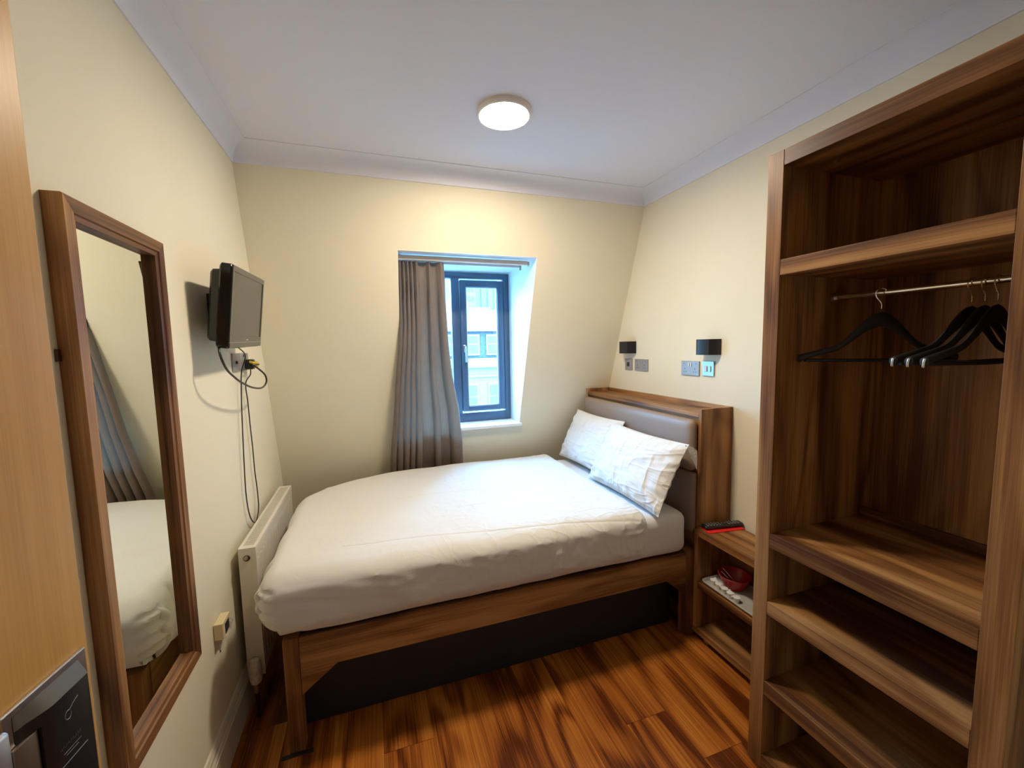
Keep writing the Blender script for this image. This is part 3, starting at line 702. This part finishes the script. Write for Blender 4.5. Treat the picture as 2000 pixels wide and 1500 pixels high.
mkobj('frame_rail', mitre((a, b_, ib, ia), WY), WY, mr); mkobj('frame_rail', mitre((d_, c_, ic, id_), WY), WY, mr)
mkobj('frame_stile', mitre((a, d_, id_, ia), WZ), WZ, mr); mkobj('frame_stile', mitre((b_, c_, ic, ib), WZ), WZ, mr)
mkobj('glass', box(.004, .012, my0+fwid-.004, my1-fwid+.004, mz0+fwid-.004, mz1-fwid+.004), MIRROR, mr)
bm = box(.001, .006, my0-.012, my0-.001, 1.575, 1.600, .001); mkobj('fixing_lug', bm, PIPE, mr)

# ------------------------------------------------------------------ open door with its lock
A = R(7.4); DN = Vector((math.cos(A), -math.sin(A), 0)); DT = Vector((math.sin(A), math.cos(A), 0)); DO = Vector((.125, .99, 0))
def dpt(u, nn, z): return DO + DT*u + DN*nn + Vector((0, 0, z))
def dxf(bm):
    # bm is written as (u, n, z)
    Mx = Matrix(((DT.x, DN.x, 0, DO.x), (DT.y, DN.y, 0, DO.y), (0, 0, 1, 0), (0, 0, 0, 1)))
    bmesh.ops.transform(bm, matrix=Mx, verts=bm.verts)
    if Mx.determinant() < 0: bmesh.ops.reverse_faces(bm, faces=bm.faces[:])
    return bm
dr_ = bpy.data.objects.new('door_1', None); COL.objects.link(dr_); dr_['kind'] = 'structure'; dr_['_w'] = (0., 0., 0.)
mkobj('door_leaf', dxf(box(-.845, 0, -.044, 0, .008, 2.20, .0015)), DOORW, dr_)
lk = mkobj('lock_plate', dxf(prism([(-.152, .80), (-.012, .80), (-.012, 1.103), (-.152, 1.103)], 'y', .0002, .006, .0015)), SATIN, dr_)
# prism 'y' takes (x,z) so this is u, z with n from .0002 to .006
# card-reader housing: wavy front, slanted satin top
prof = [(-.030, .0065), (-.030, .018), (-.034, .021)] + [(-.094-.0035*k, .021-.013*sm(0, 12, k)) for k in range(13)] + [(-.1385, .0065)]
def lp(pr_, z, sh): return [(u, (n_-.0065)*sh+.0065, z) for u, n_ in pr_]
body = [p for p in prof if p[0] > -.112]; body.append((body[-1][0], .0065))
bm = bmesh.new(); loft(bm, [lp(body, .78, 1), lp(body, 1.052, 1)]); loft(bm, [lp(prof, 1.0521, 1), lp(prof, 1.071, 1)]); mkobj('reader_cover', dxf(bm), BLACK, lk, True)
bm = bmesh.new(); loft(bm, [lp(prof, 1.0712, 1), lp(prof, 1.093, .04)]); mkobj('sloped_cap', dxf(bm), plain('bronze_grey_metal', (.12, .105, .08), .6, metal=.4), lk, True)
bm = box(-.190, -.1505, .0002, .014, .78, 1.086, .005); mkobj('side_casing', dxf(bm), SATIN, lk, True)
bm = box(-.1485, -.1125, .0066, .0125, .78, 1.051, .002); mkobj('bronze_strip', dxf(bm), plain('brushed_bronze', (.20, .14, .10), .35, metal=.7), lk, True)
# the mark and lettering on the cover
INK = plain('grey_print', (.22, .22, .23), .5)
def ink(P, r, nm='printed_logo'): 
    bm = tube([(u, .0212, z) for u, z in P], r, 4); return mkobj(nm, dxf(bm), INK, lk)
sw_ = [(-.056, 1.051), (-.060, 1.050), (-.066, 1.047), (-.071, 1.043)]
ring = [(-.0755+.0055*math.cos(t), 1.036+.007*math.sin(t)) for t in [R(60+k*24) for k in range(14)]]
ink(sw_+ring, .0007)
for k in range(9): ink([(-.094+k*.0042, .991+.002*(k % 2)), (-.0925+k*.0042, .997), (-.091+k*.0042, .991)], .0004, 'printed_text')
ink([(-.090, .983), (-.058, .983)], .0003, 'printed_text'); ink([(-.086, .978), (-.064, .978)], .0003, 'printed_text'); ink([(-.095, .966), (-.048, .966)], .0005, 'printed_line')
# hinges and frame of the doorway (behind the viewer)
bm = box(.895, .935, -.03, .115, 0, 2.29, .002); box(.0, .935, -.03, .115, 2.25, 2.29, .002, bm)
struct('trim_6', bm, SKIRT)

# ------------------------------------------------------------------ television
tv = thing('television', 'small black wall-mounted television tilted down on the left wall', 'television', (0, 2.13, 1.60))
tw_, th_ = .46, .31; ti = R(-7.1); ro_ = R(1.6)
nrm = Vector((math.cos(ti), 0, math.sin(ti))); rv = Vector((0, 1, 0)); uv = nrm.cross(rv)
rr_ = rv*math.cos(ro_)+uv*math.sin(ro_); uu_ = uv*math.cos(ro_)-rv*math.sin(ro_)
TM = Matrix.Translation((.130, 2.130, 1.758)) @ Matrix((rr_, uu_, nrm)).transposed().to_4x4()
def tvx(bm): bmesh.ops.transform(bm, matrix=TM, verts=bm.verts); return bm
bm = bmesh.new()
def tl(ix, iy, z): return [(x, y, z) for x, y in rrect(-tw_/2+ix, tw_/2-ix, -th_/2+iy, th_/2-iy, .012, 4)]
loft(bm, [tl(.05, .045, -.074), tl(.035, .03, -.076), tl(.026, .024, -.068), tl(.022, .02, -.040), tl(.006, .006, -.040), tl(0, 0, -.034), tl(0, 0, -.004), tl(.003, .003, 0)])
mkobj('casing', tvx(bm), BLACKG, tv, False)
bm = bmesh.new()
for x0, x1, y0, y1 in ((-tw_/2+.004, tw_/2-.004, th_/2-.024, th_/2-.004), (-tw_/2+.004, -tw_/2+.018, -th_/2+.044, th_/2-.024), (tw_/2-.018, tw_/2-.004, -th_/2+.044, th_/2-.024), (-tw_/2+.004, tw_/2-.004, -th_/2+.024, -th_/2+.044)): box(x0, x1, y0, y1, .0002, .004, 0, bm)
mkobj('bezel', tvx(bm), BEZEL, tv)
mkobj('screen', tvx(box(-tw_/2+.018, tw_/2-.018, -th_/2+.044, th_/2-.024, .0002, .0015)), SCREEN, tv)
mkobj('lower_strip', tvx(box(-tw_/2+.004, tw_/2-.004, -th_/2+.003, -th_/2+.0225, .0002, .005, .001)), BEZEL, tv)
mkobj('silver_line', tvx(box(-tw_/2+.004, tw_/2-.004, -th_/2+.0225, -th_/2+.0245, .0002, .0055)), SILVER, tv)
mkobj('logo', tvx(box(-.014, .014, -th_/2+.030, -th_/2+.036, .004, .0046)), SILVER, tv)
bm = box(.001, .010, 2.09, 2.17, 1.70, 1.82, .002); box(.010, .052, 2.105, 2.155, 1.73, 1.79, .003, bm); mkobj('wall_bracket', bm, BLACK, tv)

# wall plates ---------------------------------------------------------
def plate_left(name, label, y0, y1, z0, z1, kind):
    t = thing(name, label, 'socket', (0, (y0+y1)/2, z0))
    mkobj('face_plate', box(.0008, .008, y0, y1, z0, z1, .002), STEEL, t)
    return t
s1 = plate_left('aerial_socket', 'brushed steel aerial plate below the television, nearer the mirror', 2.335, 2.421, 1.494, 1.580, '')
mkobj('outlet', lathe([(.007, 0), (.007, .006), (.004, .006), (.004, .001)], (.008, 2.378, 1.537), 'x', 16), DARK, s1)
s2 = plate_left('double_socket', 'brushed steel double socket below the television with a black and a yellow plug', 2.440, 2.586, 1.494, 1.580, '')
mkobj('rocker', box(.008, .011, 2.498, 2.506, 1.560, 1.574, .001), DARK, s2); mkobj('rocker', box(.008, .011, 2.520, 2.528, 1.560, 1.574, .001), DARK, s2)
def cable(name, label, P, r, base, mat_=BLACK, n=8): return solo(name, tube(spline(P, n), r, 8), mat_, label, 'cable', base, True)
pg = thing('mains_plug', 'black mains plug in the double socket under the television', 'plug', (.008, 2.53, 1.52))
mkobj('body', box(.0085, .045, 2.505, 2.560, 1.497, 1.548, .008), BLACK, pg, True)
pg2 = thing('aerial_plug', 'yellow plug with a stub lying across the black mains plug', 'plug', (.05, 2.52, 1.515))
bm = lathe([(.0001, 0), (.017, 0), (.017, .014), (.012, .018), (.0001, .018)], (.0455, 2.530, 1.520), 'x', 20); mkobj('body', bm, YELLOW, pg2, True)
mkobj('stub', tube([(.050, 2.522, 1.524), (.046, 2.46, 1.537)], .006, 10), YELLOW, pg2, True)
cable('television_cable', 'thick black cable looping from behind the television to the socket', [(.070, 1.955, 1.640), (.085, 1.900, 1.585), (.095, 1.925, 1.525), (.10, 2.0, 1.487), (.10, 2.08, 1.462), (.10, 2.22, 1.430), (.10, 2.37, 1.412), (.10, 2.46, 1.418), (.10, 2.505, 1.440), (.095, 2.50, 1.470), (.085, 2.44, 1.500), (.075, 2.40, 1.519), (.060, 2.47, 1.522), (.0655, 2.528, 1.521)], .0042, (.05, 2.2, 1.42))
cable('hanging_cable', 'thin black cable hanging in a long loop from television to behind the radiator', [(.060, 2.20, 1.612), (.045, 2.385, 1.570), (.020, 2.41, 1.50), (.018, 2.39, 1.434), (.016, 2.372, 1.30), (.016, 2.345, 1.075), (.016, 2.335, .928), (.016, 2.352, .83), (.018, 2.388, .765), (.019, 2.45, .735), (.018, 2.515, .775), (.016, 2.530, .861), (.016, 2.510, .98), (.016, 2.505, 1.10), (.016, 2.492, 1.22), (.016, 2.484, 1.33), (.018, 2.465, 1.43), (.028, 2.515, 1.470), (.028, 2.530, 1.496)], .0027, (.02, 2.44, .74))

# right wall plates
DS = []
def hole3(bm, x, y, z):
    for dy, dz, w, h in ((0, .010, .004, .008), (-.009, -.008, .006, .004), (.009, -.008, .006, .004)): box(x-.0004, x+.0001, y+dy-w/2, y+dy+w/2, z+dz-h/2, z+dz+h/2, 0, bm)
def dsock(label, y0, y1, z0, z1, rock):
    t = thing('double_socket', label, 'socket', (W, (y0+y1)/2, z0), 'plates on the wall above the headboard')
    mkobj('face_plate', box(W-.009, W-.0006, y0, y1, z0, z1, .002), STEEL, t)
    c = (y0+y1)/2
    for s in (-1, 1):
        bm = bmesh.new(); hole3(bm, W-.009, c+s*.040, z0+.030); mkobj('pin_holes', bm, DARK, t)
        mkobj('rocker', box(W-.0125, W-.009, c+s*.009-.006, c+s*.009+.006, z1-.032, z1-.010, .001), rock, t)
        mkobj('marking', box(W-.0094, W-.009, c+s*.050-.005, c+s*.050+.005, z1-.016, z1-.013), DARK, t)
    return t
dsock('brushed steel double socket under the wall light nearest the wardrobe', 2.064, 2.210, 1.391, 1.477, ROCKW)
dsock('brushed steel double socket under the wall light nearest the window', 2.540, 2.689, 1.394, 1.477, STEEL)
t = thing('light_switch', 'polished chrome two-gang light switch beside the double socket nearest the wardrobe', 'switch', (W, 1.996, 1.395), 'plates on the wall above the headboard')
mkobj('face_plate', box(W-.009, W-.0006, 1.953, 2.039, 1.395, 1.480, .002), PLATE, t)
mkobj('rocker', box(W-.0135, W-.009, 2.001, 2.021, 1.420, 1.452, .002), ROCKW, t); mkobj('rocker', box(W-.0125, W-.009, 1.973, 1.988, 1.420, 1.452, .002), PLATE, t)
t = thing('dimmer_switch', 'small grey steel switch plate closest to the window corner', 'switch', (W, 2.766, 1.394), 'plates on the wall above the headboard')
mkobj('face_plate', box(W-.009, W-.0006, 2.722, 2.808, 1.394, 1.477, .002), STEEL, t)
mkobj('rocker', box(W-.0125, W-.009, 2.752, 2.764, 1.420, 1.452, .002), DARK, t); mkobj('rocker', box(W-.0125, W-.009, 2.768, 2.780, 1.420, 1.452, .002), DARK, t)

# wall lights: curved black bands
def sconce(y0, y1, label):
    t = thing('wall_light', label, 'wall light', (W, (y0+y1)/2, 1.518), 'wall lights above the headboard')
    P = .076; x0 = W-.001
    def outl(ins):
        pts = [(x0, y0+ins), (x0-P*.30+0, y0+ins+.003)]
        # near end flares, far end rolls round
        pts = [(x0-.002, y0+ins), (x0-P*.45, y0+.010+ins), (x0-P*.80+ins*.6, y0+.028+ins*.7)]
        for k in range(7):
            a = R(180-k*15); pts.append((x0-P+.030+(.030-ins)*math.cos(a), y1-.034+(.034-ins)*math.sin(R(k*15))))
        pts += [(x0-.002, y1-ins)]
        return pts
    o_ = outl(0); i_ = outl(.006)
    bm = bmesh.new(); z0, z1 = 1.518, 1.605
    V = {}
    for nm, L_ in (('o', o_), ('i', i_)):
        for zz in (z0, z1): V[nm, zz] = [bm.verts.new((x, y, zz)) for x, y in L_]
    k = len(o_)
    for i in range(k-1):
        bm.faces.new((V['o', z0][i], V['o', z0][i+1], V['o', z1][i+1], V['o', z1][i]))
        bm.faces.new((V['i', z0][i], V['i', z1][i], V['i', z1][i+1], V['i', z0][i+1]))
        for zz in (z0, z1): bm.faces.new((V['o', zz][i], V['i', zz][i], V['i', zz][i+1], V['o', zz][i+1]))
    for i in (0, k-1): bm.faces.new((V['o', z0][i], V['o', z1][i], V['i', z1][i], V['i', z0][i]))
    mkobj('shade', bm, BLACK, t, True)
    mkobj('backplate', box(W-.006, W-.0006, y0+.015, y1-.015, z0+.01, z1-.01, .001), BLACK, t)
    mkobj('lamp_holder', box(W-.045, W-.006, (y0+y1)/2-.02, (y0+y1)/2+.02, z0+.03, z1-.03, .002), BLACK, t)
sconce(1.911, 2.036, 'black curved wall light above the sockets nearest the wardrobe')
sconce(2.680, 2.805, 'black curved wall light in the corner nearest the window')

# ------------------------------------------------------------------ radiator
rd = thing('radiator', 'white double panel radiator on the left wall behind the foot of the bed', 'radiator', (.08, 2.45, 0))
ry0, ry1, rz0, rz1 = 2.100, 2.950, .168, .752; rx0, rx1 = .031, .098
# front and back convector panels with pressed ribs
def panel(x0, x1, sign):
    prof = []; n = 34
    for i in range(n+1):
        y = ry0+.012 + (ry1-ry0-.024)*i/n; prof.append((x1 if sign > 0 else x0, y))
    bm = box(x0, x1, ry0+.004, ry1-.004, rz0+.004, rz1-.010, .003)
    for i in range(17):
        y = ry0+.035 + i*(ry1-ry0-.07)/16
        xs = (x1, x1+.0012) if sign > 0 else (x0-.0012, x0)
        box(xs[0]-.001, xs[1], y-.010, y+.010, rz0+.05, rz1-.06, .0009, bm, 1)
    return bm
mkobj('front_panel', panel(rx1-.014, rx1-.002, 1), RADM, rd, False)
mkobj('back_panel', panel(rx0+.004, rx0+.016, -1), RADM, rd, False)
for y in (ry0, ry1-.004):
    mkobj('side_cover', box(rx0, rx1, y, y+.004, rz0, rz1, .0015), RADM, rd)
bm = bmesh.new()
box(rx0, rx0+.012, ry0+.0045, ry1-.0045, rz1-.006, rz1, .0008, bm, 1); box(rx1-.014, rx1, ry0+.0045, ry1-.0045, rz1-.009, rz1, .0015, bm, 1)
box(rx0+.012, rx1-.014, ry0+.0045, ry0+.026, rz1-.006, rz1-.001, 0, bm); box(rx0+.012, rx1-.014, ry1-.026, ry1-.0045, rz1-.006, rz1-.001, 0, bm)
ns_ = 62
for i in range(ns_):
    y = ry0+.030 + i*(ry1-ry0-.06)/(ns_-1); box(rx0+.012, rx1-.014, y-.0036, y+.0036, rz1-.007, rz1-.001, 0, bm)
mkobj('top_grille', bm, RADM, rd)
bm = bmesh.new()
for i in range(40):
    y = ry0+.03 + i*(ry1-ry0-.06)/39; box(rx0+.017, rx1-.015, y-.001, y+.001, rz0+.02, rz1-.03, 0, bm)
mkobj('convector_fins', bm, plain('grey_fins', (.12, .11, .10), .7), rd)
bm = lathe([(.013, -.001), (.013, -.0035), (.009, -.004)], (.062, ry0, .708), 'y', 20); vp = mkobj('bleed_valve', bm, DARK, rd, True)
bm = lathe([(.0085, 0), (.0085, -.010), (.005, -.011), (.005, -.0085), (.0001, -.0085)], (.062, ry0-.003, .712), 'y', 16); mkobj('bleed_plug', bm, BRASS, vp, True)
vy = 2.072
bm = lathe([(.013, .155), (.020, .160), (.0235, .172), (.0235, .198), (.0215, .202), (.0235, .206), (.0225, .246), (.016, .262), (.0001, .266)], (.068, vy, 0), 'z', 20)
mkobj('valve', bm, VALVE, rd, True)
bm = tube([(.068, vy, .135), (.068, vy+.012, .140), (.068, ry0+.03, .142), (.068, ry0+.03, .168)], .009, 10); merge(bm, lathe([(.011, .115), (.011, .154)], (.068, vy, 0), 'z', 12)); mkobj('valve_body', bm, BRASS, rd, True)
bm = tube([(.068, vy, .002), (.068, vy, .115)], .0085, 12); mkobj('pipe', bm, PIPE, rd, True)

# telephone socket on left wall -----------------------------------------
ts = thing('telephone_socket', 'small aged cream telephone socket with loose wires low on the left wall', 'socket', (0, 1.91, .50))
bm = box(-.001, .030, -.040, .040, 0, .062, .002)
mkobj('housing', (bmesh.ops.transform(bm, matrix=Matrix.Translation((.0025, 1.905, .512)), verts=bm.verts), bm)[1], CREAMP, ts)
mkobj('wire', tube(spline([(.031, 1.93, .545), (.038, 1.935, .53), (.034, 1.925, .505), (.02, 1.90, .495), (.03, 1.92, .488)], 5), .0018, 6), ROCKW, ts, True)
mkobj('wire', tube(spline([(.031, 1.94, .555), (.040, 1.945, .54), (.036, 1.94, .520), (.030, 1.915, .50)], 5), .0018, 6), ROCKW, ts, True)
mkobj('outlet', box(.032, .0328, 1.885, 1.93, .52, .560), DARK, ts)
solo('wall_plug', lathe([(.0001, .0004), (.005, .0004), (.004, .0022), (.0001, .0022)], (0, 1.915, .437), 'x', 10), PIPE, 'dark screw plug in the left wall below the telephone socket', 'screw', (0, 1.915, .437))
solo('felt_strip', box(.20, .315, 1.812, 1.829, 0.0, .004, .001), BLACK, 'thin black felt strip on the floor in front of the bed leg', 'strip', (.25, 1.82, 0))

# ------------------------------------------------------------------ curtain on its track
tk = thing('curtain_track', 'pale curtain track fixed across the head of the window recess', 'curtain track', (1.2, 2.8, 2.15))
mkobj('rail', box(.790, 1.640, 2.788, 2.810, 2.130, 2.158, .003), RAILW, tk)
mkobj('rail', box(.790, 1.612, 2.868, 2.884, 2.128, 2.144, .003), RAILW, tk)
mkobj('end_stop', box(1.6405, 1.652, 2.786, 2.810, 2.126, 2.153, .002), STEEL, tk)
mkobj('end_stop', box(1.6125, 1.622, 2.866, 2.886, 2.112, 2.146, .002), STEEL, tk)
for x in (.80, 1.59): mkobj('bracket', box(x, x+.012, 2.830, 2.884, 2.1585, 2.1685, .001), RAILW, tk)
LX = [(2.127, .7895), (1.95, .789), (1.75, .788), (1.60, .780), (1.317, .750), (.878, .712), (.5, .690)]
RXc = [(2.127, 1.078), (2.05, 1.082), (1.889, 1.088), (1.60, 1.108), (1.399, 1.134), (1.161, 1.180), (.9, 1.212), (.5, 1.25)]
YC = [(2.127, 2.826), (2.0, 2.832), (1.889, 2.850), (1.399, 2.95), (1.161, 2.995), (.9, 3.072), (.731, 3.150), (.5, 3.20)]
# pleat positions along the heading, 0..1 (tight group, a flat gap, two more)
PL = [0.0, .075, .155, .24, .325, .43, .60, .70, .82, 1.0]
GAP = (5, 7)
def fold(u, k):
    """k 0 = heading, 1 = hem; scalloped folds with sharp creases, the wider gaps set back"""
    for i in range(len(PL)-1):
        if u <= PL[i+1] or i == len(PL)-2:
            t = (u-PL[i])/(PL[i+1]-PL[i]); break
    w = PL[i+1]-PL[i]
    amp = .016 + .018*k*min(1.2, w/.11)
    s = abs(math.sin(PI*t))**.65
    if i in GAP: return amp*(.55*s+.45)*(1-.75*k), t, i
    return -amp*(2*s-.9), t, i
bm = bmesh.new(); NU, NV = 230, 90; grid = []
zt_, zb_ = 2.127, .50
for j in range(NV+1):
    v = j/NV; z = zt_ + (zb_-zt_)*v; xl, xr = interp(LX, z), interp(RXc, z); yc = interp(YC, z); row = []
    k = sm(.03, .35, v)
    for i in range(NU+1):
        u = i/NU
        uw = u + .012*math.sin(v*3+u*9)*v
        uw = min(max(uw, 0), 1)
        d, t, pi_ = fold(uw, k)
        # pinch heads: narrow sharp pleats gathered about 9 cm below the top
        head = 1-sm(.0, .07, v)
        pinch = math.exp(-((t if t < .5 else 1-t)/.16)**2)
        if pi_ not in GAP: d = d*(1-.5*math.exp(-((v-.055)/.03)**2)) - .010*math.exp(-((t-.5)/.18)**2)*(1-sm(.10, .16, v))
        sway = .006*nz(u*6, v*3, 2)*v
        x = xl + (xr-xl)*u - .006*math.sin(2*PI*t)*k*(0 if pi_ in GAP else 1) + sway
        x = max(x, RX0+.004) if z > 1.72 else x
        row.append(bm.verts.new((x, yc + d - .004*k, z)))
    grid.append(row)
for j in range(NV):
    for i in range(NU): bm.faces.new((grid[j][i], grid[j][i+1], grid[j+1][i+1], grid[j+1][i]))
bmesh.ops.solidify(bm, geom=bm.faces[:], thickness=.0015)
solo('curtain', bm, CURT, 'taupe pinch-pleated curtain drawn to the left side of the window', 'curtain', (.95, 2.83, 2.13), True)

for o in bpy.data.objects:
    if '_w' in o: del o['_w']
